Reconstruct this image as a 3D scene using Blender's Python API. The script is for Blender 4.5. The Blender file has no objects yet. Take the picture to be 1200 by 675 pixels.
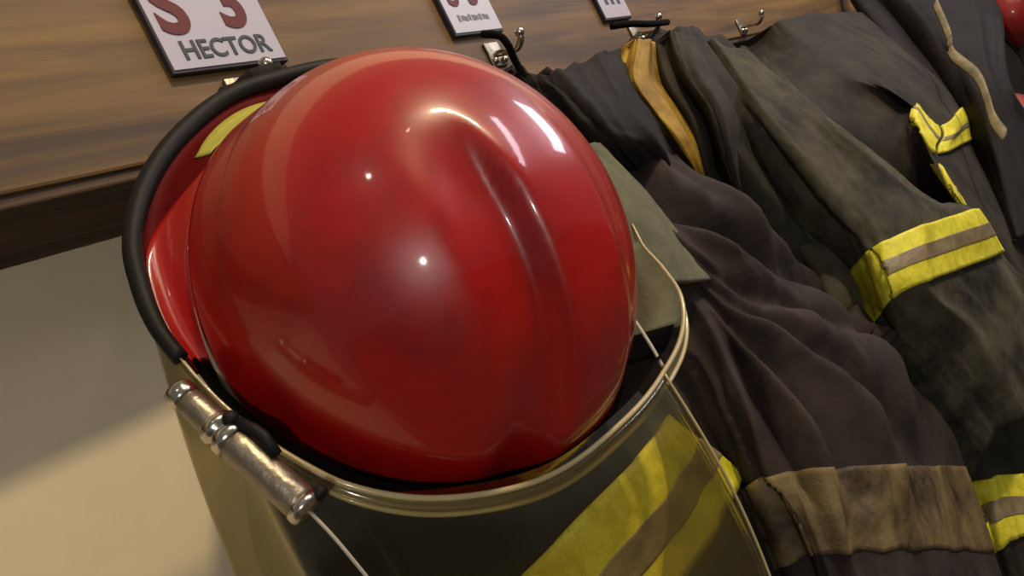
import bpy, bmesh, math, random
from mathutils import Vector, Matrix, noise

random.seed(4)
scene = bpy.context.scene
COL = scene.collection
PI = math.pi

# ------------------------------------------------------------------ camera frame
# World: X runs along the wall to the right, Y goes into the wall, Z is up.
# The board with the name tags has its face at y = 0; the eye is 0.6 m off it.
FPX = 850.0
ax = Vector((703.0, 387.5, FPX)).normalized()          # world X seen in camera (right, up, forward)
az = Vector((-0.45, 0.89, 0.0)); az.z = -(az.dot(ax)) / ax.z
az.normalize(); az = (az - az.dot(ax) * ax).normalized()
ay = az.cross(ax)
if ay.z < 0: ay = -ay
EYE = Vector((0.0, -0.60, 1.45))


def ray(px, py):
    c = Vector(((px - 600) / FPX, (337.5 - py) / FPX, 1.0))
    return Vector((ax.dot(c), ay.dot(c), az.dot(c)))


def at(px, py, y=None, d=None):
    """survey a point: where the sight line meets the plane y, or at distance d"""
    r = ray(px, py)
    k = (y - EYE.y) / r.y if d is None else d
    return EYE + k * r


cam_data = bpy.data.cameras.new('camera')
cam = bpy.data.objects.new('camera', cam_data)
COL.objects.link(cam)
cam_data.sensor_fit = 'HORIZONTAL'
cam_data.sensor_width = 36.0
cam_data.lens = 36.0 * FPX / 1200.0
cam_data.clip_start = 0.01
right = Vector((ax.x, ay.x, az.x)); up = Vector((ax.y, ay.y, az.y)); fwd = Vector((ax.z, ay.z, az.z))
M = Matrix((right, up, -fwd)).transposed().to_4x4()
M.translation = EYE
cam.matrix_world = M
scene.camera = cam


# ------------------------------------------------------------------ materials
def srgb(r, g, b):
    def f(c):
        c /= 255.0
        return c / 12.92 if c <= 0.04045 else ((c + 0.055) / 1.055) ** 2.4
    return (f(r), f(g), f(b), 1.0)


def newmat(name):
    m = bpy.data.materials.new(name)
    m.use_nodes = True
    nt = m.node_tree
    return m, nt, nt.nodes, nt.links, nt.nodes['Principled BSDF']


def plain(name, col, rough=0.5, metal=0.0, coat=0.0, bump=0.0, scale=60, var=0.0, spec=0.5):
    m, nt, N, L, b = newmat(name)
    b.inputs['Base Color'].default_value = col
    b.inputs['Roughness'].default_value = rough
    b.inputs['Metallic'].default_value = metal
    b.inputs['Coat Weight'].default_value = coat
    b.inputs['Coat Roughness'].default_value = 0.06
    b.inputs['Specular IOR Level'].default_value = spec
    tc = N.new('ShaderNodeTexCoord')
    nz = N.new('ShaderNodeTexNoise')
    nz.inputs['Scale'].default_value = scale; nz.inputs['Detail'].default_value = 5
    L.new(tc.outputs['Object'], nz.inputs['Vector'])
    if bump:
        bp = N.new('ShaderNodeBump')
        bp.inputs['Strength'].default_value = bump; bp.inputs['Distance'].default_value = 0.004
        L.new(nz.outputs['Fac'], bp.inputs['Height']); L.new(bp.outputs['Normal'], b.inputs['Normal'])
    if var:
        mx = N.new('ShaderNodeMix'); mx.data_type = 'RGBA'
        d = tuple(c * (1 - var) for c in col[:3]) + (1,)
        e = tuple(min(1, c * (1 + var)) for c in col[:3]) + (1,)
        mx.inputs[6].default_value = d; mx.inputs[7].default_value = e
        L.new(nz.outputs['Fac'], mx.inputs[0]); L.new(mx.outputs[2], b.inputs['Base Color'])
    return m


def cloth(name, c1, c2, scale=9, weave=900, rough=0.85, sheen=0.0):
    m, nt, N, L, b = newmat(name)
    tc = N.new('ShaderNodeTexCoord')
    n1 = N.new('ShaderNodeTexNoise'); n1.inputs['Scale'].default_value = scale
    n1.inputs['Detail'].default_value = 6; n1.inputs['Roughness'].default_value = 0.65
    L.new(tc.outputs['Object'], n1.inputs['Vector'])
    cr = N.new('ShaderNodeValToRGB')
    cr.color_ramp.elements[0].position = 0.35; cr.color_ramp.elements[0].color = c1
    cr.color_ramp.elements[1].position = 0.68; cr.color_ramp.elements[1].color = c2
    L.new(n1.outputs['Fac'], cr.inputs['Fac']); L.new(cr.outputs['Color'], b.inputs['Base Color'])
    n2 = N.new('ShaderNodeTexNoise'); n2.inputs['Scale'].default_value = weave
    n3 = N.new('ShaderNodeTexNoise'); n3.inputs['Scale'].default_value = 45; n3.inputs['Detail'].default_value = 4
    L.new(tc.outputs['Object'], n2.inputs['Vector']); L.new(tc.outputs['Object'], n3.inputs['Vector'])
    ad = N.new('ShaderNodeMath'); ad.operation = 'MULTIPLY_ADD'; ad.inputs[1].default_value = 0.25
    L.new(n2.outputs['Fac'], ad.inputs[0]); L.new(n3.outputs['Fac'], ad.inputs[2])
    bp = N.new('ShaderNodeBump'); bp.inputs['Strength'].default_value = 0.55; bp.inputs['Distance'].default_value = 0.004
    L.new(ad.outputs[0], bp.inputs['Height']); L.new(bp.outputs['Normal'], b.inputs['Normal'])
    b.inputs['Roughness'].default_value = rough
    b.inputs['Specular IOR Level'].default_value = 0.35
    b.inputs['Sheen Weight'].default_value = sheen
    b.inputs['Sheen Roughness'].default_value = 0.5
    return m


def wood(name, cols, xs=1.2, zs=26, bump=0.25, rough=0.6):
    m, nt, N, L, b = newmat(name)
    tc = N.new('ShaderNodeTexCoord')
    mp = N.new('ShaderNodeMapping'); mp.inputs['Scale'].default_value = (xs, zs, zs)
    L.new(tc.outputs['Object'], mp.inputs['Vector'])
    n0 = N.new('ShaderNodeTexNoise'); n0.inputs['Scale'].default_value = 1.0; n0.inputs['Detail'].default_value = 7
    n0.inputs['Roughness'].default_value = 0.6; n0.inputs['Distortion'].default_value = 0.8
    L.new(mp.outputs['Vector'], n0.inputs['Vector'])
    big = N.new('ShaderNodeTexNoise'); big.inputs['Scale'].default_value = 3.0; big.inputs['Detail'].default_value = 2
    L.new(tc.outputs['Object'], big.inputs['Vector'])
    ad = N.new('ShaderNodeMath'); ad.operation = 'MULTIPLY_ADD'; ad.inputs[1].default_value = 0.35
    L.new(big.outputs['Fac'], ad.inputs[0]); L.new(n0.outputs['Fac'], ad.inputs[2])
    cr = N.new('ShaderNodeValToRGB')
    el = cr.color_ramp.elements
    pos = [0.50, 0.66, 0.82]
    el[0].position = pos[0]; el[0].color = cols[0]
    el[1].position = pos[2]; el[1].color = cols[2]
    e = el.new(pos[1]); e.color = cols[1]
    L.new(ad.outputs[0], cr.inputs['Fac']); L.new(cr.outputs['Color'], b.inputs['Base Color'])
    bp = N.new('ShaderNodeBump'); bp.inputs['Strength'].default_value = bump; bp.inputs['Distance'].default_value = 0.003
    L.new(n0.outputs['Fac'], bp.inputs['Height']); L.new(bp.outputs['Normal'], b.inputs['Normal'])
    b.inputs['Roughness'].default_value = rough
    return m


def helmet_paint(name, col, dark, gloss=0.65, rough=0.36):
    m, nt, N, L, b = newmat(name)
    tc = N.new('ShaderNodeTexCoord')
    n1 = N.new('ShaderNodeTexNoise'); n1.inputs['Scale'].default_value = 14; n1.inputs['Detail'].default_value = 8
    n1.inputs['Roughness'].default_value = 0.7
    L.new(tc.outputs['Object'], n1.inputs['Vector'])
    mx = N.new('ShaderNodeMix'); mx.data_type = 'RGBA'
    mx.inputs[6].default_value = dark; mx.inputs[7].default_value = col
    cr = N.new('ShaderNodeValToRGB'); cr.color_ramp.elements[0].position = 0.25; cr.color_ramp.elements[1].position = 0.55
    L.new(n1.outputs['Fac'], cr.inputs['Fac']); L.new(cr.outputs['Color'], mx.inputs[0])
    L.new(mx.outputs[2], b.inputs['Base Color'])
    b.inputs['Roughness'].default_value = rough
    b.inputs['Specular IOR Level'].default_value = 0.5 if gloss > .3 else 0.08
    b.inputs['Coat Weight'].default_value = gloss; b.inputs['Coat Roughness'].default_value = 0.07
    n2 = N.new('ShaderNodeTexNoise'); n2.inputs['Scale'].default_value = 22; n2.inputs['Detail'].default_value = 4
    L.new(tc.outputs['Object'], n2.inputs['Vector'])
    bp = N.new('ShaderNodeBump'); bp.inputs['Strength'].default_value = 0.12; bp.inputs['Distance'].default_value = 0.002
    L.new(n2.outputs['Fac'], bp.inputs['Height'])
    L.new(bp.outputs['Normal'], b.inputs['Normal']); L.new(bp.outputs['Normal'], b.inputs['Coat Normal'])
    return m


def clear_plastic(name, tint, gloss=0.12, body=(120, 115, 80)):
    m, nt, N, L, b = newmat(name)
    N.remove(b)
    out = N['Material Output']
    tr = N.new('ShaderNodeBsdfTransparent'); tr.inputs['Color'].default_value = tint
    # more tint where the sheet is seen edge-on and the sight line runs longer through it
    lw = N.new('ShaderNodeLayerWeight'); lw.inputs['Blend'].default_value = 0.35
    tm = N.new('ShaderNodeMix'); tm.data_type = 'RGBA'
    tm.inputs[6].default_value = tint; tm.inputs[7].default_value = tuple(c ** 6.0 for c in tint[:3]) + (1,)
    L.new(lw.outputs['Facing'], tm.inputs[0]); L.new(tm.outputs[2], tr.inputs['Color'])
    gl = N.new('ShaderNodeBsdfGlossy'); gl.inputs['Roughness'].default_value = 0.12
    gl.inputs['Color'].default_value = (0.85, 0.85, 0.8, 1)
    fr = N.new('ShaderNodeFresnel'); fr.inputs['IOR'].default_value = 1.5
    ad = N.new('ShaderNodeMath'); ad.operation = 'MULTIPLY_ADD'; ad.inputs[1].default_value = 0.8; ad.inputs[2].default_value = gloss * 0.3
    L.new(fr.outputs[0], ad.inputs[0])
    df = N.new('ShaderNodeBsdfDiffuse'); df.inputs['Color'].default_value = srgb(*body)
    m1 = N.new('ShaderNodeMixShader'); m1.inputs[0].default_value = gloss * 0.35
    L.new(tr.outputs[0], m1.inputs[1]); L.new(df.outputs[0], m1.inputs[2])
    m2 = N.new('ShaderNodeMixShader')
    L.new(ad.outputs[0], m2.inputs[0]); L.new(m1.outputs[0], m2.inputs[1]); L.new(gl.outputs[0], m2.inputs[2])
    L.new(m2.outputs[0], out.inputs['Surface'])
    return m


MAT = {}
MAT['board'] = wood('pale_board_wood', (srgb(72, 53, 36), srgb(108, 81, 44), srgb(134, 101, 52)), xs=1.3, zs=22)
MAT['underside'] = wood('shaded_underside_wood', (srgb(34, 24, 16), srgb(70, 50, 34), srgb(104, 77, 54)), xs=2.5, zs=60, bump=0.5, rough=0.75)
MAT['wall'] = plain('cream_wall_paint', srgb(226, 210, 176), 0.8, bump=0.12, scale=30, var=0.04)
MAT['floor'] = plain('grey_floor', srgb(74, 66, 58), 0.7, var=0.15, scale=5)
MAT['red'] = helmet_paint('red_helmet_paint', srgb(172, 17, 12), srgb(126, 12, 10))
MAT['dkred'] = helmet_paint('dark_red_paint', srgb(150, 22, 20), srgb(110, 15, 14))
MAT['brimred'] = helmet_paint('maroon_brim', srgb(92, 11, 10), srgb(58, 8, 8), 0.0, 0.6)
MAT['black'] = plain('black_rubber', srgb(17, 16, 17), 0.6, bump=0.1, scale=80, spec=.3)
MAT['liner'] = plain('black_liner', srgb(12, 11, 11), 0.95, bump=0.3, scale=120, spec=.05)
MAT['lip'] = plain('beige_edge_trim', srgb(150, 128, 104), 0.35, var=0.2, scale=40)
MAT['visor'] = clear_plastic('smoky_clear_visor', (0.93, 0.90, 0.76, 1), 0.06)
MAT['rim'] = plain('olive_clear_edge', srgb(186, 170, 126), 0.22, coat=0.6, var=0.35, scale=25)
MAT['rimband'] = clear_plastic('olive_rim_band', (0.80, 0.75, 0.55, 1), 1.5, (176, 162, 112))
MAT['sticker'] = plain('yellow_reflector', srgb(196, 190, 84), 0.4, var=0.2, scale=120)
MAT['chrome'] = plain('worn_chrome', srgb(205, 198, 184), 0.22, metal=1.0, bump=0.15, scale=90, var=0.15)
MAT['steel'] = plain('dull_steel', srgb(150, 140, 124), 0.38, metal=0.85, bump=0.25, scale=140, var=0.25)
MAT['tagwhite'] = plain('white_tag_plastic', srgb(190, 184, 198), 0.4, var=0.05, scale=40)
MAT['tagdark'] = plain('dark_tag_edge', srgb(52, 48, 62), 0.5)
MAT['digit'] = plain('dark_red_digit', srgb(100, 8, 18), 0.6)
MAT['ink'] = plain('dark_grey_ink', srgb(52, 56, 66), 0.5)
MAT['fadedink'] = plain('faded_grey_ink', srgb(120, 120, 132), 0.6)
MAT['cord'] = plain('black_cord', srgb(24, 20, 18), 0.95, spec=0.1)
MAT['palecord'] = plain('pale_cord', srgb(190, 182, 168), 0.5)
MAT['coat_brown'] = cloth('brown_black_coat_cloth', srgb(26, 21, 20), srgb(66, 55, 51))
MAT['coat_black'] = cloth('black_coat_cloth', srgb(24, 22, 23), srgb(42, 38, 38))
MAT['coat_olive'] = cloth('olive_black_coat_cloth', srgb(26, 26, 20), srgb(92, 87, 70))
MAT['coat_olive_shaded'] = cloth('shaded_olive_coat_cloth', srgb(22, 22, 18), srgb(58, 55, 45))  # same olive cloth, the body's shade put into a darker colour
MAT['coat_grey'] = cloth('grey_black_coat_cloth', srgb(30, 28, 23), srgb(66, 59, 49))
MAT['coat_far'] = cloth('dark_far_coat_cloth', srgb(18, 16, 19), srgb(35, 31, 34))
MAT['collar'] = cloth('grey_green_collar_cloth', srgb(92, 92, 72), srgb(122, 120, 96), scale=14)
MAT['yellow'] = cloth('fluorescent_yellow_tape', srgb(206, 198, 40), srgb(240, 232, 76), scale=60, weave=400, rough=0.6)
MAT['silver'] = cloth('grey_reflective_tape', srgb(122, 108, 84), srgb(150, 134, 104), scale=40, weave=400, rough=0.45)
MAT['dirtytape'] = cloth('soiled_reflective_tape', srgb(44, 36, 28), srgb(134, 114, 78), scale=13, weave=400, rough=0.6)
MAT['lining'] = cloth('mustard_lining_cloth', srgb(128, 96, 22), srgb(186, 150, 50), scale=20, rough=0.7)
MAT['strap'] = cloth('beige_strap_webbing', srgb(110, 102, 76), srgb(150, 140, 106), scale=30)
MAT['fadered'] = helmet_paint('faded_red_paint', srgb(176, 84, 76), srgb(120, 40, 38))


# ------------------------------------------------------------------ object helpers
def tag(o, label, cat, group=None):
    o['label'] = label; o['category'] = cat
    if group: o['group'] = group
    return o


def thing(name, label, cat, loc, group=None):
    o = bpy.data.objects.new(name, None)
    COL.objects.link(o)
    o.location = loc; o.empty_display_size = 0.05
    return tag(o, label, cat, group)


def origin_of(p):
    v = Vector((0, 0, 0))
    while p is not None:
        v += Vector(p.location); p = p.parent
    return v


def link(name, bm, mat, parent=None, smooth=True, loc=None):
    """bmesh in world coordinates -> one mesh object, kept relative to its parent"""
    base = origin_of(parent) if parent is not None else Vector((0, 0, 0))
    o_loc = Vector(loc) - base if loc is not None else Vector((0, 0, 0))
    sh = base + o_loc
    for v in bm.verts: v.co -= sh
    bmesh.ops.recalc_face_normals(bm, faces=bm.faces)
    me = bpy.data.meshes.new(name)
    bm.to_mesh(me); bm.free()
    me.materials.append(mat)
    if smooth:
        for p in me.polygons: p.use_smooth = True
    o = bpy.data.objects.new(name, me)
    COL.objects.link(o)
    o.location = o_loc
    if parent is not None: o.parent = parent
    return o


def box(bm, x0, x1, y0, y1, z0, z1, bev=0.0):
    r = bmesh.ops.create_cube(bm, size=1.0)
    vs = r['verts']
    for v in vs:
        v.co = Vector((x0 + (v.co.x + .5) * (x1 - x0), y0 + (v.co.y + .5) * (y1 - y0), z0 + (v.co.z + .5) * (z1 - z0)))
    if bev:
        es = list({e for v in vs for e in v.link_edges})
        bmesh.ops.bevel(bm, geom=es, offset=bev, segments=2, affect='EDGES', profile=0.5)


def cr(p0, p1, p2, p3, t):
    return 0.5 * ((2 * p1) + (p2 - p0) * t + (2 * p0 - 5 * p1 + 4 * p2 - p3) * t * t + (3 * p1 - p0 - 3 * p2 + p3) * t ** 3)


def spline(pts, s, closed=False):
    """Catmull-Rom through pts, s in 0..1"""
    n = len(pts)
    if closed:
        f = (s % 1.0) * n; i = int(f); t = f - i
        return cr(pts[(i - 1) % n], pts[i % n], pts[(i + 1) % n], pts[(i + 2) % n], t)
    f = min(max(s, 0), 1) * (n - 1); i = min(int(f), n - 2); t = f - i
    g = lambda k: pts[k] if 0 <= k < n else (2 * pts[0] - pts[1] if k < 0 else 2 * pts[-1] - pts[-2])
    return cr(g(i - 1), g(i), g(i + 1), g(i + 2), t)


def tube(bm, pts, rad, seg=10, closed=False, caps=True):
    """round tube through points; rad a number or a function of 0..1"""
    n = len(pts)
    R = rad if callable(rad) else (lambda s: rad)
    rings = []
    nrm = None
    for i, p in enumerate(pts):
        a = pts[(i - 1) % n] if (closed or i > 0) else pts[i]
        b = pts[(i + 1) % n] if (closed or i < n - 1) else pts[i]
        t = (b - a).normalized()
        if nrm is None:
            h = Vector((0, 0, 1)) if abs(t.z) < 0.9 else Vector((1, 0, 0))
            nrm = (h - h.dot(t) * t).normalized()
        else:
            nrm = (nrm - nrm.dot(t) * t).normalized()
        bi = t.cross(nrm)
        r = R(i / max(1, n - 1))
        rings.append([bm.verts.new(p + r * (math.cos(2 * PI * k / seg) * nrm + math.sin(2 * PI * k / seg) * bi)) for k in range(seg)])
    m = n if closed else n - 1
    for i in range(m):
        A, B = rings[i], rings[(i + 1) % n]
        for k in range(seg):
            bm.faces.new((A[k], A[(k + 1) % seg], B[(k + 1) % seg], B[k]))
    if caps and not closed:
        bm.faces.new(rings[0]); bm.faces.new(list(reversed(rings[-1])))


def smooth_path(pts, n=40):
    return [spline(pts, i / (n - 1)) for i in range(n)]


def lathe(bm, a, axis, prof, seg=32):
    """profile [(distance along axis, radius)] turned about axis from a; closed at both ends"""
    axis = axis.normalized()
    h = Vector((0, 0, 1)) if abs(axis.z) < 0.9 else Vector((1, 0, 0))
    u = (h - h.dot(axis) * axis).normalized(); v = axis.cross(u)
    rings = []
    for d, r in prof:
        rings.append([bm.verts.new(a + d * axis + r * (math.cos(2 * PI * k / seg) * u + math.sin(2 * PI * k / seg) * v)) for k in range(seg)])
    for A, B in zip(rings, rings[1:]):
        for k in range(seg):
            bm.faces.new((A[k], A[(k + 1) % seg], B[(k + 1) % seg], B[k]))
    bm.faces.new(rings[0]); bm.faces.new(list(reversed(rings[-1])))


def sstep(a, b, x):
    t = min(max((x - a) / (b - a), 0), 1)
    return t * t * (3 - 2 * t)


# ------------------------------------------------------------------ hanging cloth
class Cloth:
    """a piece of hanging cloth: rows of points from top to hem, with folds; a closed padded body"""
    def __init__(s, rows, amp=0.008, folds=5, seed=0, creases=(), wob=0.25, fine=0.35):
        s.rows = [[p if isinstance(p, Vector) else at(p[0], p[1], p[2]) for p in r] for r in rows]
        s.amp, s.folds, s.seed, s.creases, s.wob, s.fine = amp, folds, seed, creases, wob, fine

    def base(s, u, v):
        return spline([spline(r, u) for r in s.rows], v)

    def fold(s, u, v):
        q = s.seed
        w = u + s.wob * 0.35 * noise.noise(Vector((u * 1.5 + q, v * 1.7, q * 3.1))) + 0.08 * math.sin(3 * v + q)
        a = 1 - abs(math.sin(PI * s.folds * w + q))
        b = 1 - abs(math.sin(PI * s.folds * 1.73 * w + 2.1 * q + 1.5 * v))
        c = noise.fractal(Vector((u * 7 + q, v * 5, q)), 0.9, 2.0, 4)
        d = noise.noise(Vector((w * s.folds * 2.2, v * 2.0 + q, q + 9)))
        h = s.amp * (0.9 * (a - .4) + 0.45 * (b - .4) * (0.5 + d) + s.fine * c + 0.35 * d)
        for (u0, v0, u1, v1, dep, wid) in s.creases:
            du, dv = u1 - u0, v1 - v0
            t = ((u - u0) * du + (v - v0) * dv) / (du * du + dv * dv)
            tc = min(max(t, 0), 1)
            dd = math.hypot(u - u0 - tc * du, v - v0 - tc * dv)
            h += dep * math.exp(-(dd / wid) ** 2) * (0.35 + 0.65 * math.sin(PI * min(max(tc, .05), .95)))
        return h

    def point(s, u, v, off=0.0):
        e = 0.012
        p = s.base(u, v)
        n = (s.base(min(u + e, 1), v) - s.base(max(u - e, 0), v)).cross(s.base(u, min(v + e, 1)) - s.base(u, max(v - e, 0)))
        if n.length < 1e-9: n = Vector((0, -1, 0))
        n.normalize()
        if n.dot(EYE - p) < 0 and n.y > 0: n = -n
        p = p + n * (s.fold(u, v) + off)
        return p

    def body(s, name, mat, parent, th=0.06, nu=90, nv=130):
        bm = bmesh.new()
        F, B = [], []
        for j in range(nv + 1):
            v = j / nv
            fr, bk = [], []
            for i in range(nu + 1):
                u = i / nu
                p = s.point(u, v); b0 = s.base(u, v)
                k = math.sqrt(max(0.0, math.sin(PI * u))) * 0.85 + 0.15
                ymax = -0.006 if b0.z > 1.60 else 0.056
                b = Vector((b0.x, max(min(b0.y + 0.012 + th * k, ymax), p.y + 0.004), b0.z))
                fr.append(bm.verts.new(p)); bk.append(bm.verts.new(b))
            F.append(fr); B.append(bk)
        for j in range(nv):
            for i in range(nu):
                bm.faces.new((F[j][i], F[j][i + 1], F[j + 1][i + 1], F[j + 1][i]))
                bm.faces.new((B[j][i], B[j + 1][i], B[j + 1][i + 1], B[j][i + 1]))
        for j in range(nv):
            bm.faces.new((F[j][0], F[j + 1][0], B[j + 1][0], B[j][0]))
            bm.faces.new((F[j][nu], B[j][nu], B[j + 1][nu], F[j + 1][nu]))
        for i in range(nu):
            bm.faces.new((F[0][i], B[0][i], B[0][i + 1], F[0][i + 1]))
            bm.faces.new((F[nv][i], F[nv][i + 1], B[nv][i + 1], B[nv][i]))
        return link(name, bm, mat, parent)

    def patch(s, name, mat, parent, u0, u1, v0, v1, off=0.003, th=0.003, nu=60, nv=16, edge=None, jag=0.0):
        """a strip sewn on the cloth: follows its folds, lies off it by its own thickness"""
        bm = bmesh.new()
        A, B = [], []
        for j in range(nv + 1):
            ra, rb = [], []
            for i in range(nu + 1):
                tu, tv = i / nu, j / nv
                a0 = v0(tu) if callable(v0) else v0
                a1 = v1(tu) if callable(v1) else v1
                u = u0 + (u1 - u0) * tu
                v = a0 + (a1 - a0) * tv + jag * (noise.noise(Vector((tu * 14, tv * 1.0 + s.seed, 3))))
                ra.append(bm.verts.new(s.point(u, v, off + th))); rb.append(bm.verts.new(s.point(u, v, off - 0.004)))
            A.append(ra); B.append(rb)
        for j in range(nv):
            for i in range(nu):
                bm.faces.new((A[j][i], A[j][i + 1], A[j + 1][i + 1], A[j + 1][i]))
                bm.faces.new((B[j][i], B[j + 1][i], B[j + 1][i + 1], B[j][i + 1]))
        for j in range(nv):
            bm.faces.new((A[j][0], A[j + 1][0], B[j + 1][0], B[j][0]))
            bm.faces.new((A[j][nu], B[j][nu], B[j + 1][nu], A[j + 1][nu]))
        for i in range(nu):
            bm.faces.new((A[0][i], B[0][i], B[0][i + 1], A[0][i + 1]))
            bm.faces.new((A[nv][i], A[nv][i + 1], B[nv][i + 1], B[nv][i]))
        return link(name, bm, mat, parent)

    def stripe(s, parent, u0, u1, v0, v1, lo=0.34, hi=0.66, label=None, **k):
        f = lambda q: (lambda t: (v0(t) if callable(v0) else v0) * (1 - q) + (v1(t) if callable(v1) else v1) * q)
        y = s.patch('reflective_stripe', MAT['yellow'], parent, u0, u1, v0, v1, **k)
        y['label'] = label or 'yellow reflective stripe'
        g = s.patch('grey_tape', MAT['silver'], y, u0, u1, f(lo), f(hi), off=k.get('off', 0.003) + 0.002, th=0.002)
        g['label'] = 'grey middle band of the yellow stripe'
        return y


# ------------------------------------------------------------------ the setting
def struct(name, bm, mat):
    o = link(name, bm, mat, smooth=False); o['kind'] = 'structure'; return o


bm = bmesh.new(); box(bm, -1.6, 7.0, 0.165, 0.25, 0.0, 3.2); struct('wall_back', bm, MAT['wall'])
bm = bmesh.new(); box(bm, -1.6, 7.0, 0.0, 0.165, 1.665, 2.02, 0.003); struct('trim_1', bm, MAT['board'])
bm = bmesh.new(); box(bm, -1.6, 7.0, 0.004, 0.163, 1.655, 1.667, 0.002); struct('trim_2', bm, MAT['underside'])  # underside of the board, its shade put into a darker wood colour
bm = bmesh.new(); box(bm, -7.0, 9.0, -9.0, 0.165, -0.05, 0.0); struct('floor', bm, MAT['floor'])


# ------------------------------------------------------------------ hooks
def hook(x, z, label):
    t = thing('coat_hook', label, 'hook', (x, 0, z), 'coat hooks on the board')
    bm = bmesh.new(); box(bm, x - .016, x + .016, -.004, -.0005, z - .022, z + .014, .0015)
    link('base_plate', bm, MAT['steel'], t)
    bm = bmesh.new()
    P = smooth_path([Vector((x, -.003, z - .004)), Vector((x, -.020, z - .010)), Vector((x, -.038, z - .016)), Vector((x, -.050, z - .010)), Vector((x, -.053, z - .001))], 24)
    tube(bm, P, 0.0045, 12)
    link('prong', bm, MAT['chrome'], t)
    bm = bmesh.new(); bmesh.ops.create_uvsphere(bm, u_segments=16, v_segments=10, radius=.0068, matrix=Matrix.Translation(P[-1]))
    link('prong_tip', bm, MAT['chrome'], t)
    for dx in (-.010, .010):
        bm = bmesh.new(); bmesh.ops.create_uvsphere(bm, u_segments=12, v_segments=8, radius=.0055, matrix=Matrix.Translation((x + dx, -.0045, z - .014)))
        link('screw', bm, MAT['chrome'], t)
    return t


hook(0.420, 1.716, 'chrome coat hook under the nearest white tag, holding the red helmet')
hook(0.815, 1.716, 'coat hook under the second white tag, with a black cord looped on it')
hook(1.215, 1.712, 'coat hook under the smallest white tag, above the mustard collar')
hook(1.690, 1.690, 'shiny coat hook between the yellow-cuffed coat and the coat behind it')


# ------------------------------------------------------------------ name tags
def text_mesh(name, body, x, z, size, mat, parent, y, bold=0.0, xs=1.0):
    cu = bpy.data.curves.new(name, 'FONT'); cu.body = body; cu.size = size; cu.extrude = 0.0006; cu.offset = bold
    cu.resolution_u = 6
    tmp = bpy.data.objects.new(name, cu); COL.objects.link(tmp)
    dg = bpy.context.evaluated_depsgraph_get()
    me = bpy.data.meshes.new_from_object(tmp.evaluated_get(dg))
    bpy.data.objects.remove(tmp); bpy.data.curves.remove(cu)
    me.name = name
    me.transform(Matrix.Translation((x, y, z)) @ Matrix.Rotation(PI / 2, 4, 'X') @ Matrix.Diagonal((xs, 1, 1, 1)))
    b = origin_of(parent)
    me.transform(Matrix.Translation(-b))
    me.materials.clear(); me.materials.append(mat)
    o = bpy.data.objects.new(name, me); COL.objects.link(o); o.parent = parent
    return o


def name_tag(x0, x1, z0, z1, label):
    t = thing('name_tag', label, 'name tag', ((x0 + x1) / 2, 0, z0), 'white name tags on the board')
    bm = bmesh.new(); box(bm, x0, x1, -.008, -.0003, z0, z1, .001); link('backing', bm, MAT['tagdark'], t, smooth=False)
    bm = bmesh.new(); box(bm, x0 + .002, x1 - .002, -.0092, -.0078, z0 + .003, z1 - .002, .0006); link('face', bm, MAT['tagwhite'], t, smooth=False)
    return t


t = name_tag(.357, .483, 1.738, 1.862, 'white tag with dark red S 3 over grey name letters, nearest and largest')
text_mesh('number', 'S', .366, 1.778, .076, MAT['digit'], t, -.0096, .0026, .9)
text_mesh('number', '3', .430, 1.780, .076, MAT['digit'], t, -.0096, .0026, .85)
text_mesh('name_lettering', 'HECTOR', .374, 1.750, .0265, MAT['ink'], t, -.0096, .0004, .90)
t = name_tag(.748, .850, 1.742, 1.862, 'white tag with dark red characters above the black cord hook, second along the board')
text_mesh('number', 'S', .762, 1.784, .066, MAT['digit'], t, -.0096, .0012, .8)
text_mesh('number', '3', .802, 1.784, .066, MAT['digit'], t, -.0096, .0012, .8)
bm = bmesh.new()
for k in range(9):
    xx = .767 + k * .0072
    box(bm, xx, xx + (.0045, .0062, .0052)[k % 3], -.0096, -.0090, 1.7605 + .001 * (k % 2), 1.770 - .0012 * (k * 7 % 3), 0)
link('worn_lettering', bm, MAT['fadedink'], t, smooth=False)['label'] = 'illegible grey row of lettering'
t = name_tag(1.128, 1.220, 1.738, 1.85, 'small far white tag above the mustard collar, cut off by the photo top')
bm = bmesh.new()
for k in range(3):
    box(bm, 1.150 + k * .02, 1.160 + k * .02, -.0096, -.0090, 1.765, 1.778, 0)
link('worn_lettering', bm, MAT['ink'], t, smooth=False)

# ------------------------------------------------------------------ the red helmet
HC = Vector((0.344, -0.206, 1.469))           # centre of the crown
HR = 0.1465
ZS = 1.075                                     # the shell is longer front to back than wide
helmet = thing('firefighter_helmet', 'glossy red firefighter helmet with clear visor, hanging below the S 3 tag', 'helmet', (0.36, -0.12, 1.30))


def zs(z):
    return ZS + 0.03 * sstep(.02, -.08, z) if z < .02 else ZS


def comb(x, z=0.0):
    # a low raised comb with a channel pressed in along its left side
    c_ = 0.0050 * sstep(-.047, -.033, x) * (1 - sstep(.014, .034, x))
    ch = 0.0095 * sstep(-.084, -.054, x) * (1 - sstep(-.048, -.033, x))
    return (c_ - ch) * (1 - sstep(.015, .075, z)) * (1 - 0.4 * sstep(.09, .14, -z))


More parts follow.
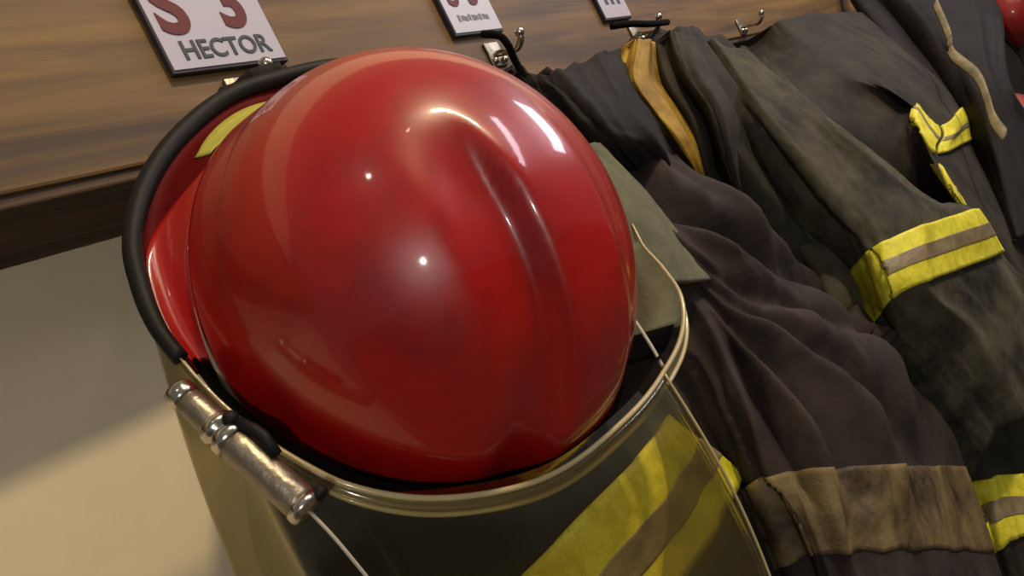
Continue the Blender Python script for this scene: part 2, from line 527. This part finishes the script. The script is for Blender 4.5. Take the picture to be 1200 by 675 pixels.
bm = bmesh.new()
NP, NA = 72, 144
prev = None
rows = []
for j in range(1, NP + 1):
    f = j / NP
    if f <= 0.82:
        ph = f / 0.82 * PI / 2; r = HR * math.sin(ph); y = -HR * math.cos(ph)
    else:
        g = (f - 0.82) / 0.18; r = HR + 0.004 * g; y = 0.034 * g
    row = []
    for k in range(NA):
        a = 2 * PI * k / NA
        p = Vector((r * math.cos(a), y, r * math.sin(a)))
        n = Vector((p.x, min(p.y, 0), p.z)).normalized()
        fade = 1 - sstep(-.035, 0.02, y)
        row.append(bm.verts.new(HC + Vector((p.x, p.y, p.z * zs(p.z))) + n * comb(p.x, p.z) * fade))
    rows.append(row)
top = bm.verts.new(HC + Vector((0, -HR - comb(0), 0)))
for k in range(NA):
    bm.faces.new((top, rows[0][k], rows[0][(k + 1) % NA]))
for A, B in zip(rows, rows[1:]):
    for k in range(NA):
        bm.faces.new((A[k], B[k], B[(k + 1) % NA], A[(k + 1) % NA]))
# inner face of the shell
inner = []
for sc_, yy in ((0.965, 0.034), (0.955, 0.0), (0.93, -0.03)):
    inner.append([bm.verts.new(HC + Vector((HR * sc_ * math.cos(2 * PI * k / NA), yy, ZS * HR * sc_ * math.sin(2 * PI * k / NA)))) for k in range(NA)])
for A, B in zip([rows[-1]] + inner, inner):
    for k in range(NA):
        bm.faces.new((A[k], B[k], B[(k + 1) % NA], A[(k + 1) % NA]))
bm.faces.new(inner[-1])
link('shell', bm, MAT['red'], helmet)

bm = bmesh.new()
tube(bm, [HC + Vector((0.1512 * math.cos(a_), 0.034, ZS * 0.1512 * math.sin(a_))) for a_ in [math.radians(165 + 200 * k / 120) for k in range(121)]], lambda s: 0.0024 * sstep(-.02, .12, s), 10)
link('edge_trim', bm, MAT['lip'], helmet)

# the wide ring round the helmet: brim edge at the back, visor rim at the front
RO = Vector((0.3531, -0.2139, 1.4913))
RU = Vector((0.97766, -0.21021, 0)); RV = Vector((0.08921, 0.41493, 0.90547))
RAD = [(75.5, .1914), (91.6, .1886), (105, .1904), (119.9, .1885), (134.5, .1882), (155, .1882), (163.2, .1862), (174.4, .1847), (184.2, .1821),
       (194.3, .1825), (204.1, .1848), (213, .1875), (219, .1900), (230.4, .1910), (242.3, .1901), (255.7, .1895), (274.4, .1865), (293, .1917),
       (307.5, .1995), (316.9, .1985), (324.5, .1869), (331, .176), (345, .176), (360, .180), (385, .186), (410, .190)]


def ring_r(deg):
    d = deg % 360.0
    if d < RAD[0][0]: d += 360.0
    L = RAD + [(RAD[0][0] + 360, RAD[0][1])]
    for i in range(len(L) - 1):
        if L[i][0] <= d <= L[i + 1][0]:
            t = (d - L[i][0]) / (L[i + 1][0] - L[i][0])
            r0 = L[i - 1][1] if i > 0 else RAD[-1][1]
            r3 = L[i + 2][1] if i + 2 < len(L) else RAD[1][1]
            return cr(r0, L[i][1], L[i + 1][1], r3, t)
    return .19


def ring(deg, dr=0.0):
    a = math.radians(deg); r = ring_r(deg) + dr
    return RO + r * math.cos(a) * RU + r * math.sin(a) * RV


def lip_pt(deg, r=0.150, y=0.030):
    d = ring(deg) - HC; a = math.atan2(d.z, d.x)
    a = math.atan2(math.sin(a) / ZS, math.cos(a))
    return HC + Vector((r * math.cos(a), y, ZS * r * math.sin(a)))


# red brim from the shell edge out to the ring, round the back
bm = bmesh.new()
A0, A1, NB = 4, 186, 110
grid = []
for i in range(NB + 1):
    dg = A0 + (A1 - A0) * i / NB
    o_, l_ = ring(dg, -0.003), lip_pt(dg, 0.146, 0.034)
    row = []
    for j in range(9):
        t_ = j / 8
        p = l_.lerp(o_, t_); p.y += 0.014 * math.sin(PI * t_)
        row.append(p)
    grid.append(row)
def sheet(bm, grid, thick):
    n, m = len(grid), len(grid[0])
    F = [[bm.verts.new(p) for p in r] for r in grid]
    B = [[bm.verts.new(p + thick) for p in r] for r in grid]
    for i in range(n - 1):
        for j in range(m - 1):
            bm.faces.new((F[i][j], F[i + 1][j], F[i + 1][j + 1], F[i][j + 1]))
            bm.faces.new((B[i][j], B[i][j + 1], B[i + 1][j + 1], B[i + 1][j]))
    for i in range(n - 1):
        bm.faces.new((F[i][0], B[i][0], B[i + 1][0], F[i + 1][0]))
        bm.faces.new((F[i][-1], F[i + 1][-1], B[i + 1][-1], B[i][-1]))
    for j in range(m - 1):
        bm.faces.new((F[0][j], F[0][j + 1], B[0][j + 1], B[0][j]))
        bm.faces.new((F[-1][j], B[-1][j], B[-1][j + 1], F[-1][j + 1]))
sheet(bm, grid, Vector((0, .004, 0)))
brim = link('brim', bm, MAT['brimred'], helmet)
bm = bmesh.new()
tube(bm, [ring(8 + (182 - 8) * i / 110) for i in range(111)], lambda s: 0.0072 * (0.45 + 0.55 * math.sin(PI * min(max(s, .03), .97)) ** .4), 10)
link('brim_trim', bm, MAT['black'], brim)

# separate brighter red piece over the lower end of the darker brim
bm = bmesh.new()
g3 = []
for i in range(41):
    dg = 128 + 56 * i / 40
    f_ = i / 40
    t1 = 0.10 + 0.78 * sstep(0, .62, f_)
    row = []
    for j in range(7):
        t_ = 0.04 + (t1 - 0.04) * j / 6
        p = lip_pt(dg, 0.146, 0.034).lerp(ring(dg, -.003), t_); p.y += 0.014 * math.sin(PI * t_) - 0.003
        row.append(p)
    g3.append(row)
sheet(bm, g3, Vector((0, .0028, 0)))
link('bright_brim_piece', bm, MAT['red'], helmet)['label'] = 'brighter red piece on the maroon brim'

# yellow reflector sticker on the brim
bm = bmesh.new()
g2 = []
for i in range(25):
    dg = 93 + 35 * i / 24
    w = math.sin(PI * min(max(i / 24, .06), .94)) ** .5
    row = []
    for j in range(5):
        t_ = 0.33 + (j / 4 - .5) * 0.58 * w
        p = lip_pt(dg, 0.146, 0.034).lerp(ring(dg, -.003), t_); p.y += 0.014 * math.sin(PI * t_) - 0.0035
        row.append(p)
    g2.append(row)
sheet(bm, g2, Vector((0, .003, 0)))
link('reflector', bm, MAT['sticker'], helmet)

# black padded liner inside
bm = bmesh.new()
prof = [(0.146, 0.030), (0.147, 0.036), (0.142, 0.055), (0.136, 0.080), (0.128, 0.085), (0.120, 0.060), (0.118, 0.02)]
RR = [[bm.verts.new(HC + Vector((r * math.cos(2 * PI * k / 72), y, ZS * r * math.sin(2 * PI * k / 72)))) for k in range(72)] for r, y in prof]
for A, B in zip(RR, RR[1:]):
    for k in range(72): bm.faces.new((A[k], B[k], B[(k + 1) % 72], A[(k + 1) % 72]))
link('liner', bm, MAT['liner'], helmet)

# added black sheet that darkens the gap between shell edge and front ring
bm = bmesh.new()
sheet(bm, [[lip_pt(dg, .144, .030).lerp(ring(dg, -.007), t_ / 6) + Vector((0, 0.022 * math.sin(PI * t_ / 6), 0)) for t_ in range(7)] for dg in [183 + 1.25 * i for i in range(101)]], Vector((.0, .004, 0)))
link('dark_gap_sheet', bm, MAT['liner'], helmet)

# clear visor, hanging from the front of the ring
V0, V1, NV = 164, 294, 90
def visor_pt(dg, s):
    p = ring(dg)
    k = sstep(V0, V1, dg)
    left = 1 - sstep(170, 255, dg)
    d = Vector((-0.10 * left, 0.05 * left + 0.10 * (1 - k), -1.0))
    bulge = Vector((-0.004 * left, -0.008 * (1 - left), 0)) * math.sin(PI * s)
    return p + d * (0.19 * s) + bulge
bm = bmesh.new()
sheet(bm, [[visor_pt(V0 + (V1 - V0) * i / NV, j / 30) for j in range(31)] for i in range(NV + 1)], Vector((0.0012, 0.0015, 0)))
visor = link('visor', bm, MAT['visor'], helmet)
visor['label'] = 'smoky clear face visor'
# the rim: a flat translucent olive band between two pale beads
def rim_pt(i, drop):
    dg = 178 + (338 - 178) * i / 120
    dn = Vector((0, .25, -1)).normalized()
    return ring(dg) + dn * drop
bm = bmesh.new()
sheet(bm, [[rim_pt(i, j / 4 * .0105) for j in range(5)] for i in range(121)], Vector((.001, .002, 0)))
rimo = link('visor_rim', bm, MAT['rimband'], visor)
taper = lambda s: (0.35 + .65 * sstep(0, .2, s)) * (1 - .5 * sstep(.85, 1, s))
bm = bmesh.new()
tube(bm, [rim_pt(i, 0) for i in range(121)], lambda s: 0.0019 * taper(s), 10)
link('upper_bead', bm, MAT['rim'], visor)
bm = bmesh.new()
tube(bm, [rim_pt(i, .0105) for i in range(121)], lambda s: 0.0016 * taper(s), 10)
link('lower_bead', bm, MAT['rim'], visor)
bm = bmesh.new()
tube(bm, [visor_pt(V1, j / 20) for j in range(21)], 0.0011, 8)
link('visor_edge', bm, MAT['rim'], visor)

# mounting strip between shell edge and visor rim on the right, chin strap, hanging strap
bm = bmesh.new()
sheet(bm, [[lip_pt(dg, .148, .030).lerp(ring(dg, -.002), t_ / 6) + Vector((0, 0.02 * math.sin(PI * t_ / 6), 0)) for t_ in range(7)] for dg in [308 + 2.2 * i for i in range(12)]], Vector((.001, .003, 0)))
link('visor_mount', bm, MAT['collar'], helmet)
bm = bmesh.new()
tube(bm, smooth_path([at(744, 376, d=.535), at(752, 388, d=.531), at(764, 407, d=.525), at(777, 430, d=.518)], 16), .0014, 8)
link('chin_cord', bm, MAT['palecord'], helmet)
bm = bmesh.new()
P = smooth_path([ring(98, -.004), ring(90, -.008) + Vector((.01, .012, .014)), Vector((.408, -.062, 1.692)), Vector((.420, -.042, 1.7065)), Vector((.432, -.062, 1.694)), ring(72, -.008) + Vector((0, .014, .012)), ring(62, -.004)], 40)
tube(bm, P, .0042, 8)
link('hanging_strap', bm, MAT['black'], helmet)

# ------------------------------------------------------------------ chrome flashlight on the visor
fa, fb = at(205, 455, d=.385), at(366, 602, d=.362)
fx = (fb - fa)
FL = fx.length
light_ = thing('flashlight', 'small chrome flashlight clipped to the left of the visor of the red helmet', 'flashlight', fa)
def seg(name, prof, mat, parent=light_, n=36):
    bm = bmesh.new(); lathe(bm, fa, fx, [(d * FL, r) for d, r in prof], n); return link(name, bm, mat, parent)
seg('tail_cap', [(0, .0030), (.01, .0072), (.03, .0082), (.08, .0082), (.10, .0076), (.105, .0060)], MAT['chrome'])
seg('barrel', [(.09, .0064), (.10, .0072), (.14, .0074)] + [x for k in range(6) for x in ((.15 + k * .024, .0078), (.162 + k * .024, .0073))] + [(.30, .0076)], MAT['steel'])
seg('collar_ring', [(.29, .0076), (.30, .0094), (.345, .0098), (.36, .0082), (.375, .0082), (.39, .0100), (.44, .0100), (.45, .0084)], MAT['chrome'])
seg('body_tube', [(.44, .0080), (.46, .0088), (.50, .0090), (.90, .0092), (.93, .0086), (.935, .0070)], MAT['steel'])
seg('head_cap', [(.92, .0086), (.925, .0098), (.955, .0100), (.975, .0094), (.99, .0070), (1.0, .0030)], MAT['chrome'])
side = fx.cross(fwd).normalized()
if side.dot(up) < 0: side = -side
bm = bmesh.new()
c_ = fa + fx * .50 + side * .0098 - fwd * .002
tube(bm, [c_ - fx * .10, c_ + side * .003, c_ + fx * .06 + side * .0035, c_ + fx * .17 + side * .001], .0032, 10)
link('clip', bm, MAT['black'], light_)
bm = bmesh.new(); bmesh.ops.create_uvsphere(bm, u_segments=14, v_segments=8, radius=.0045, matrix=Matrix.Translation(fa + fx * .36 + side * .009 - fwd * .003))
link('switch', bm, MAT['black'], light_)
bm = bmesh.new(); lathe(bm, fa + fx * .965 + side * .007, side, [(0, .003), (.001, .0035), (.006, .0035), (.007, .002)], 12)
link('lug', bm, MAT['black'], light_)
bm = bmesh.new()
tube(bm, smooth_path([fa + fx * .985, at(390, 628, d=.364), at(412, 654, d=.366), at(436, 684, d=.37), at(470, 730, d=.375)], 24), .0010, 8)
link('lanyard', bm, MAT['palecord'], light_)

# ------------------------------------------------------------------ coats
V = Vector
# 1: the coat behind the helmet
coat = thing('firefighter_jacket', 'dark firefighter jacket behind the red helmet, broad yellow and grey stripe seen through its visor', 'jacket', (0.42, -0.06, 0.80), 'firefighter jackets on the hooks')
c1 = Cloth([
    [V((.385, -.02, 1.712)), V((.40, -.05, 1.712)), V((.42, -.060, 1.712)), V((.44, -.05, 1.712)), V((.455, -.02, 1.712))],
    [V((.362, -.02, 1.60)), V((.385, -.05, 1.605)), V((.42, -.06, 1.605)), V((.46, -.05, 1.60)), V((.49, -.02, 1.59))],
    [V((.275, -.05, 1.47)), V((.34, -.075, 1.48)), V((.42, -.08, 1.48)), V((.50, -.075, 1.47)), V((.56, -.05, 1.46))],
    [V((.204, -.09, 1.36)), V((.29, -.13, 1.36)), V((.42, -.14, 1.36)), V((.52, -.14, 1.35)), V((.585, -.12, 1.33))],
    [V((.182, -.12, 1.253)), V((.26, -.19, 1.253)), V((.38, -.20, 1.253)), V((.48, -.20, 1.253)), V((.545, -.19, 1.253))],
    [V((.172, -.12, 1.152)), V((.26, -.19, 1.152)), V((.40, -.205, 1.152)), V((.53, -.20, 1.152)), V((.606, -.19, 1.152))],
    [V((.165, -.12, .99)), V((.26, -.19, .99)), V((.43, -.205, .99)), V((.56, -.20, .99)), V((.648, -.19, .99))],
    [V((.16, -.12, .80)), V((.26, -.19, .80)), V((.43, -.21, .80)), V((.59, -.20, .80)), V((.67, -.18, .80))],
], amp=.005, folds=4, seed=1.3)
c1.body('body', MAT['coat_black'], coat, th=.035)
c1.stripe(coat, .03, 1.0, 4 / 7, 5 / 7, lo=.40, hi=.70, nu=90)

# 2: the brownish coat next to it
coat = thing('firefighter_jacket', 'brown-black jacket with deep fanning creases and a soiled tan band, right of the red helmet', 'jacket', (0.80, -0.06, 0.60), 'firefighter jackets on the hooks')
c2 = Cloth([
    [(598, 76, -.02), (612, 84, -.05), (640, 86, -.07), (690, 68, -.06), (738, 52, -.03)],
    [(640, 175, -.05), (680, 165, -.10), (720, 152, -.115), (762, 152, -.11), (796, 175, -.07)],
    [(690, 300, -.10), (740, 270, -.18), (795, 245, -.20), (840, 245, -.18), (866, 262, -.11)],
    [(750, 420, -.12), (820, 360, -.20), (880, 335, -.23), (945, 335, -.22), (1000, 372, -.15)],
    [(790, 520, -.12), (860, 465, -.22), (940, 420, -.26), (1035, 412, -.27), (1100, 468, -.20)],
    [(830, 600, -.12), (890, 560, -.22), (970, 548, -.27), (1065, 545, -.27), (1128, 545, -.20)],
    [(870, 700, -.12), (930, 655, -.22), (1000, 645, -.27), (1085, 642, -.27), (1158, 645, -.20)],
    [(900, 800, -.12), (960, 750, -.22), (1040, 740, -.27), (1110, 735, -.27), (1190, 750, -.20)],
], amp=.014, folds=6, seed=2.2, wob=.1, creases=[
    (.12, .06, .30, .38, .014, .02), (.30, .05, .55, .36, .016, .02), (.48, .06, .80, .36, .016, .022), (.20, .06, .42, .38, -.014, .018), (.66, .08, .95, .36, .014, .02),
    (.26, .41, .40, .74, -.022, .03), (.30, .41, .58, .76, -.026, .028), (.33, .40, .80, .70, -.028, .026), (.36, .385, .98, .58, -.022, .022),
    (.28, .42, .50, .74, .014, .02), (.34, .42, .70, .72, .014, .02), (.50, .22, .98, .44, .022, .035), (.42, .24, .90, .47, -.024, .03),
    (.10, .14, .40, .36, -.016, .03), (.25, .12, .62, .34, -.018, .03), (.58, .55, .72, .84, .012, .04)])
c2.body('body', MAT['coat_brown'], coat, th=.07, nu=120, nv=160)
b_ = c2.patch('reflective_stripe', MAT['dirtytape'], coat, .16, .985, lambda t: .715, lambda t: .86, jag=.006, nu=90, off=.0004, th=.0012)
b_['label'] = 'tan reflective stripe dark with soot'
fl = Cloth([
    [(664, 170, -.17), (678, 170, -.19), (692, 168, -.19), (704, 166, -.18)],
    [(690, 215, -.18), (712, 212, -.20), (735, 208, -.20), (756, 222, -.19)],
    [(712, 270, -.19), (742, 264, -.21), (770, 258, -.21), (796, 272, -.20)],
    [(738, 332, -.20), (772, 331, -.22), (802, 330, -.22), (834, 327, -.21)],
], amp=.003, folds=2, seed=5.1)
fl.body('collar_flap', MAT['collar'], coat, th=.004, nu=40, nv=60)['label'] = 'grey-green collar flap'
co = Cloth([
    [(622, 88, -.06), (655, 82, -.10), (700, 66, -.10), (734, 54, -.08)],
    [(640, 122, -.09), (672, 112, -.15), (712, 98, -.16), (738, 96, -.13)],
    [(664, 158, -.12), (700, 148, -.18), (738, 138, -.19), (766, 142, -.15)],
    [(700, 190, -.13), (735, 182, -.17), (770, 178, -.18), (800, 186, -.14)],
    [(760, 240, -.09), (785, 234, -.10), (808, 230, -.10), (826, 236, -.09)],
], amp=.007, folds=3, seed=9.7)
co.body('collar', MAT['coat_black'], coat, th=.03, nu=60, nv=60)
bm = bmesh.new()
tube(bm, smooth_path([at(566, 40, -.045), at(585, 42, -.066), at(596, 54, -.066), at(604, 72, -.055), at(616, 92, -.05)], 30), .0050, 8)
link('hanging_cord', bm, MAT['cord'], coat)

# 3: the coat with the yellow cuff
coat = thing('firefighter_jacket', 'olive-black jacket with mustard collar lining and a wide yellow sleeve stripe', 'jacket', (1.20, -0.06, 0.55), 'firefighter jackets on the hooks')
c3 = Cloth([
    [(744, 44, -.03), (772, 34, -.06), (812, 34, -.08), (850, 48, -.07), (872, 60, -.05)],
    [(770, 140, -.08), (815, 118, -.15), (860, 105, -.17), (905, 110, -.17), (940, 130, -.14)],
    [(850, 275, -.10), (905, 255, -.17), (960, 240, -.19), (1010, 232, -.21), (1050, 235, -.21)],
    [(960, 395, -.12), (1010, 375, -.19), (1060, 350, -.21), (1110, 325, -.25), (1145, 320, -.26)],
    [(1060, 490, -.14), (1100, 470, -.20), (1150, 450, -.23), (1200, 430, -.26), (1236, 420, -.27)],
    [(1110, 590, -.14), (1150, 560, -.20), (1190, 555, -.23), (1235, 550, -.26), (1275, 545, -.28)],
    [(1150, 680, -.14), (1180, 640, -.20), (1220, 630, -.23), (1260, 625, -.26), (1306, 620, -.28)],
    [(1200, 780, -.14), (1230, 740, -.20), (1270, 730, -.23), (1310, 725, -.26), (1356, 720, -.28)],
], amp=.016, folds=4, seed=3.7)
c3.body('body', MAT['coat_olive_shaded'], coat, th=.08, nu=100, nv=130)
c3.stripe(coat, .05, .98, .715, .85)
s3 = Cloth([
    [(806, 62, -.08), (832, 52, -.12), (862, 54, -.15), (888, 66, -.16), (902, 80, -.13)],
    [(852, 150, -.14), (890, 132, -.20), (932, 126, -.23), (968, 138, -.24), (992, 158, -.20)],
    [(926, 258, -.17), (965, 226, -.24), (1010, 206, -.27), (1060, 214, -.29), (1092, 236, -.25)],
    [(990, 326, -.19), (1008, 296, -.25), (1046, 274, -.29), (1095, 256, -.31), (1142, 244, -.32)],
    [(1018, 398, -.19), (1036, 368, -.25), (1064, 342, -.29), (1120, 322, -.31), (1180, 298, -.32)],
    [(1062, 480, -.19), (1090, 430, -.25), (1130, 398, -.29), (1180, 378, -.31), (1232, 358, -.32)],
    [(1130, 580, -.19), (1160, 520, -.25), (1195, 490, -.29), (1240, 470, -.31), (1290, 450, -.32)],
], amp=.011, folds=3, seed=4.4)
sl = s3.body('sleeve', MAT['coat_olive'], coat, th=.07, nu=90, nv=120)
s3.stripe(sl, .0, 1.0, 3 / 6 + .01, 4 / 6 - .01, lo=.36, hi=.64, nu=80)
ln = Cloth([
    [(737, 48, -.10), (748, 46, -.125), (760, 46, -.125), (770, 50, -.10)],
    [(730, 92, -.11), (744, 92, -.14), (760, 92, -.14), (776, 94, -.11)],
    [(752, 130, -.12), (768, 130, -.155), (786, 128, -.155), (806, 128, -.12)],
    [(780, 168, -.13), (794, 166, -.165), (810, 166, -.165), (826, 168, -.13)],
    [(812, 208, -.13), (818, 207, -.15), (824, 206, -.15), (832, 206, -.13)],
    [(836, 245, -.09), (838, 245, -.10), (840, 245, -.10), (842, 245, -.09)],
], amp=.003, folds=3, seed=6.1)
ln.body('collar_lining', MAT['lining'], coat, th=.01, nu=40, nv=60)['label'] = 'mustard yellow collar lining'
cf = Cloth([
    [(772, 40, -.10), (790, 36, -.14), (808, 42, -.14), (820, 52, -.11)],
    [(786, 92, -.12), (806, 84, -.17), (828, 86, -.17), (848, 98, -.13)],
    [(812, 140, -.13), (834, 132, -.19), (856, 136, -.19), (872, 150, -.14)],
    [(842, 205, -.13), (852, 200, -.17), (864, 202, -.17), (876, 212, -.13)],
    [(868, 275, -.10), (876, 272, -.12), (884, 274, -.12), (892, 280, -.09)],
], amp=.006, folds=3, seed=7.3)
cf.body('collar', MAT['coat_grey'], coat, th=.02, nu=50, nv=60)
bm = bmesh.new()
tube(bm, smooth_path([at(716, 31, -.05), at(738, 28, -.066), at(762, 28, -.07), at(782, 26, -.06)], 24), .0055, 10)
link('hanger_bar', bm, MAT['cord'], coat)

# 4: the grey coat behind
coat = thing('firefighter_jacket', 'grey-black jacket with small yellow stripes meeting in a V, behind the yellow-striped sleeve', 'jacket', (1.60, -0.06, 0.60), 'firefighter jackets on the hooks')
c4 = Cloth([
    [(888, 46, -.04), (915, 24, -.10), (955, 16, -.12), (1000, 14, -.10), (1036, 18, -.05)],
    [(930, 112, -.16), (985, 88, -.21), (1026, 80, -.235), (1060, 70, -.235), (1088, 76, -.17)],
    [(996, 172, -.21), (1056, 116, -.25), (1098, 148, -.285), (1128, 124, -.28), (1152, 106, -.21)],
    [(1040, 226, -.20), (1066, 148, -.26), (1096, 180, -.29), (1130, 168, -.285), (1166, 150, -.22)],
    [(1085, 266, -.20), (1098, 204, -.28), (1128, 240, -.305), (1160, 222, -.30), (1186, 205, -.24)],
    [(1120, 330, -.16), (1140, 270, -.28), (1170, 290, -.31), (1200, 280, -.31), (1226, 262, -.25)],
    [(1170, 420, -.16), (1190, 360, -.28), (1220, 370, -.31), (1250, 360, -.31), (1276, 342, -.25)],
], amp=.0045, folds=4, seed=8.9)
c4.body('body', MAT['coat_grey'], coat, th=.09, nu=90, nv=110)
c4.stripe(coat, .275, .49, .335, .50, lo=.45, hi=.55, nu=40, label='short yellow stripe sloping down')
c4.stripe(coat, .52, 1.0, .335, .50, lo=.42, hi=.60, nu=40, label='short yellow stripe sloping up')
c4.stripe(coat, .265, .47, .635, .76, lo=.48, hi=.52, nu=40, label='lower yellow stripe')

# 5: the far coat
coat = thing('firefighter_jacket', 'dark jacket with a beige strap hanging down its front, fifth along the hooks', 'jacket', (2.0, -0.06, 0.70), 'firefighter jackets on the hooks')
c5 = Cloth([
    [(1000, -30, -.05), (1030, -40, -.14), (1070, -45, -.20), (1100, -45, -.24), (1125, -40, -.24)],
    [(1040, 40, -.12), (1080, 20, -.24), (1120, 5, -.30), (1150, 0, -.34), (1170, 8, -.355)],
    [(1090, 130, -.16), (1115, 105, -.27), (1145, 92, -.33), (1170, 88, -.36), (1185, 92, -.375)],
    [(1130, 210, -.18), (1150, 185, -.29), (1180, 168, -.345), (1205, 160, -.37), (1222, 160, -.385)],
    [(1160, 320, -.18), (1180, 290, -.30), (1215, 270, -.35), (1240, 262, -.375), (1258, 262, -.385)],
], amp=.008, folds=4, seed=11.2)
c5.body('body', MAT['coat_far'], coat, th=.09, nu=70, nv=90)
bm = bmesh.new()
st = smooth_path([at(1096, 2, -.31), at(1112, 40, -.325), at(1116, 62, -.33), at(1144, 86, -.36), at(1156, 112, -.37), at(1164, 138, -.375), at(1178, 158, -.385)], 40)
W_ = Vector((.55, -.25, .35)).normalized()
g5 = [[p - W_ * .013, p - fwd * .003, p + W_ * .013] for p in st]
sheet(bm, g5, fwd * .004)
link('strap', bm, MAT['strap'], coat)

# 6: the last coat, carrying the far helmets in front of it
coat = thing('firefighter_jacket', 'black jacket behind the two far red helmets, last along the wall', 'jacket', (3.25, -0.06, 0.5), 'firefighter jackets on the hooks')
c6 = Cloth([
    [V((3.12, .006, 1.70)), V((3.18, -.05, 1.70)), V((3.25, -.06, 1.70)), V((3.32, -.05, 1.70)), V((3.38, .006, 1.70))],
    [V((2.88, -.05, 1.56)), V((3.05, -.17, 1.60)), V((3.25, -.22, 1.61)), V((3.50, -.235, 1.60)), V((3.66, -.08, 1.56))],
    [V((2.78, -.09, 1.25)), V((3.00, -.18, 1.25)), V((3.25, -.22, 1.25)), V((3.52, -.245, 1.25)), V((3.74, -.10, 1.25))],
    [V((2.74, -.09, .95)), V((2.98, -.19, .95)), V((3.25, -.22, .95)), V((3.54, -.235, .95)), V((3.78, -.09, .95))],
    [V((2.72, -.07, .55)), V((2.98, -.18, .55)), V((3.25, -.21, .55)), V((3.54, -.22, .55)), V((3.80, -.07, .55))],
], amp=.009, folds=4, seed=15.2)
c6.body('body', MAT['coat_far'], coat, th=.05, nu=60, nv=80)
coat = thing('firefighter_jacket', 'plain black jacket hanging beyond the far red helmets', 'jacket', (4.6, -0.06, 0.5), 'firefighter jackets on the hooks')
c7 = Cloth([
    [V((4.48, .006, 1.70)), V((4.55, -.05, 1.70)), V((4.62, -.06, 1.70)), V((4.70, -.05, 1.70)), V((4.76, .006, 1.70))],
    [V((4.05, -.12, 1.58)), V((4.28, -.22, 1.62)), V((4.60, -.27, 1.63)), V((4.95, -.28, 1.62)), V((5.25, -.14, 1.58))],
    [V((3.98, -.12, 1.20)), V((4.25, -.23, 1.20)), V((4.60, -.27, 1.20)), V((5.00, -.29, 1.20)), V((5.35, -.14, 1.20))],
    [V((3.95, -.12, .50)), V((4.22, -.23, .50)), V((4.60, -.27, .50)), V((5.05, -.28, .50)), V((5.40, -.14, .50))],
], amp=.012, folds=4, seed=17.7)
c7.body('body', MAT['coat_far'], coat, th=.06, nu=60, nv=70)

# ------------------------------------------------------------------ far red things
def far_helmet(hx, label, mat, trim):
    h2 = thing('firefighter_helmet', label, 'helmet', hx)
    bm = bmesh.new()
    lathe(bm, hx + Vector((0, .09, 0)), Vector((0, -1, 0)), [(0, .11), (.004, .14), (.03, .138)] + [(.03 + .125 * math.sin(a), .138 * math.cos(a)) for a in [k * PI / 2 / 12 for k in range(1, 12)]] + [(.156, .005)], 40)
    link('shell', bm, mat, h2)
    bm = bmesh.new()
    tube(bm, [hx + Vector((.155 * math.cos(2 * PI * k / 48), .085, .155 * math.sin(2 * PI * k / 48))) for k in range(48)], .008, 8, True)
    link('brim_trim', bm, trim, h2)


far_helmet(at(1203, 6, d=2.72), 'dark red helmet in the far top corner beyond the last jacket', MAT['dkred'], MAT['black'])
far_helmet(at(1197, 151, d=2.35) + Vector((0, -.015, 0)), 'faded red helmet with pale brim edge, beyond the beige strap', MAT['fadered'], MAT['lip'])

# ------------------------------------------------------------------ light
def lamp(name, loc, watts, col, rad):
    d = bpy.data.lights.new(name, 'POINT'); d.energy = watts; d.color = col; d.shadow_soft_size = rad
    o = bpy.data.objects.new(name, d); o.location = loc; COL.objects.link(o)
    return o


def window_light(name, loc, target, w, h, watts, col):
    d = bpy.data.lights.new(name, 'AREA'); d.shape = 'RECTANGLE'; d.size = w; d.size_y = h; d.energy = watts; d.color = col
    o = bpy.data.objects.new(name, d); o.location = loc
    o.rotation_euler = (Vector(target) - Vector(loc)).to_track_quat('-Z', 'Y').to_euler()
    COL.objects.link(o)
    return o


WARM = (1.0, 0.78, 0.48)
lamp('ceiling_lamp', HC + Vector((.24, -.585, .775)) * 4.1, 420, WARM, .15)
lamp('small_light', HC + Vector((-.479, -.478, .737)) * 2.6, 8, (1, .92, .80), .032)
lamp('small_light', HC + Vector((-.63, -.76, .06)) * 2.6, 50, (1, .95, .88), .03)  # added fill at eye level, brightens the wall below the board
lamp('small_light', HC + Vector((-.02, -.64, .766)) * 3.2, 2, (1, .85, .62), .03)


def roof_window(p1, p2, width, watts):
    """a long narrow pane of daylight whose long side runs from p1 to p2, facing the helmets"""
    mid = (p1 + p2) / 2
    yv = (p2 - p1).normalized(); zv = mid - HC
    zv = (zv - zv.dot(yv) * yv).normalized(); xv = yv.cross(zv)
    o = window_light('roof_window_light', mid, HC, width, (p2 - p1).length, watts, (.96, .91, 1.0))
    o.rotation_euler = Matrix((xv, yv, zv)).transposed().to_euler()
    return o


roof_window(HC + Vector((.58, -.44, .68)) * 3.2, HC + Vector((.45, -.80, .36)) * 3.2, .16, 12)
roof_window(HC + Vector((.83, -.15, .53)) * 3.2, HC + Vector((.80, -.50, .30)) * 3.2, .34, 22)

w = bpy.data.worlds.new('world'); scene.world = w; w.use_nodes = True
w.node_tree.nodes['Background'].inputs[0].default_value = (1.0, .97, .93, 1)
w.node_tree.nodes['Background'].inputs[1].default_value = 0.12

scene.view_settings.view_transform = 'Standard'
scene.view_settings.look = 'None'
scene.view_settings.exposure = 0.0
scene.view_settings.gamma = 1.0
scene.view_settings.use_curve_mapping = False
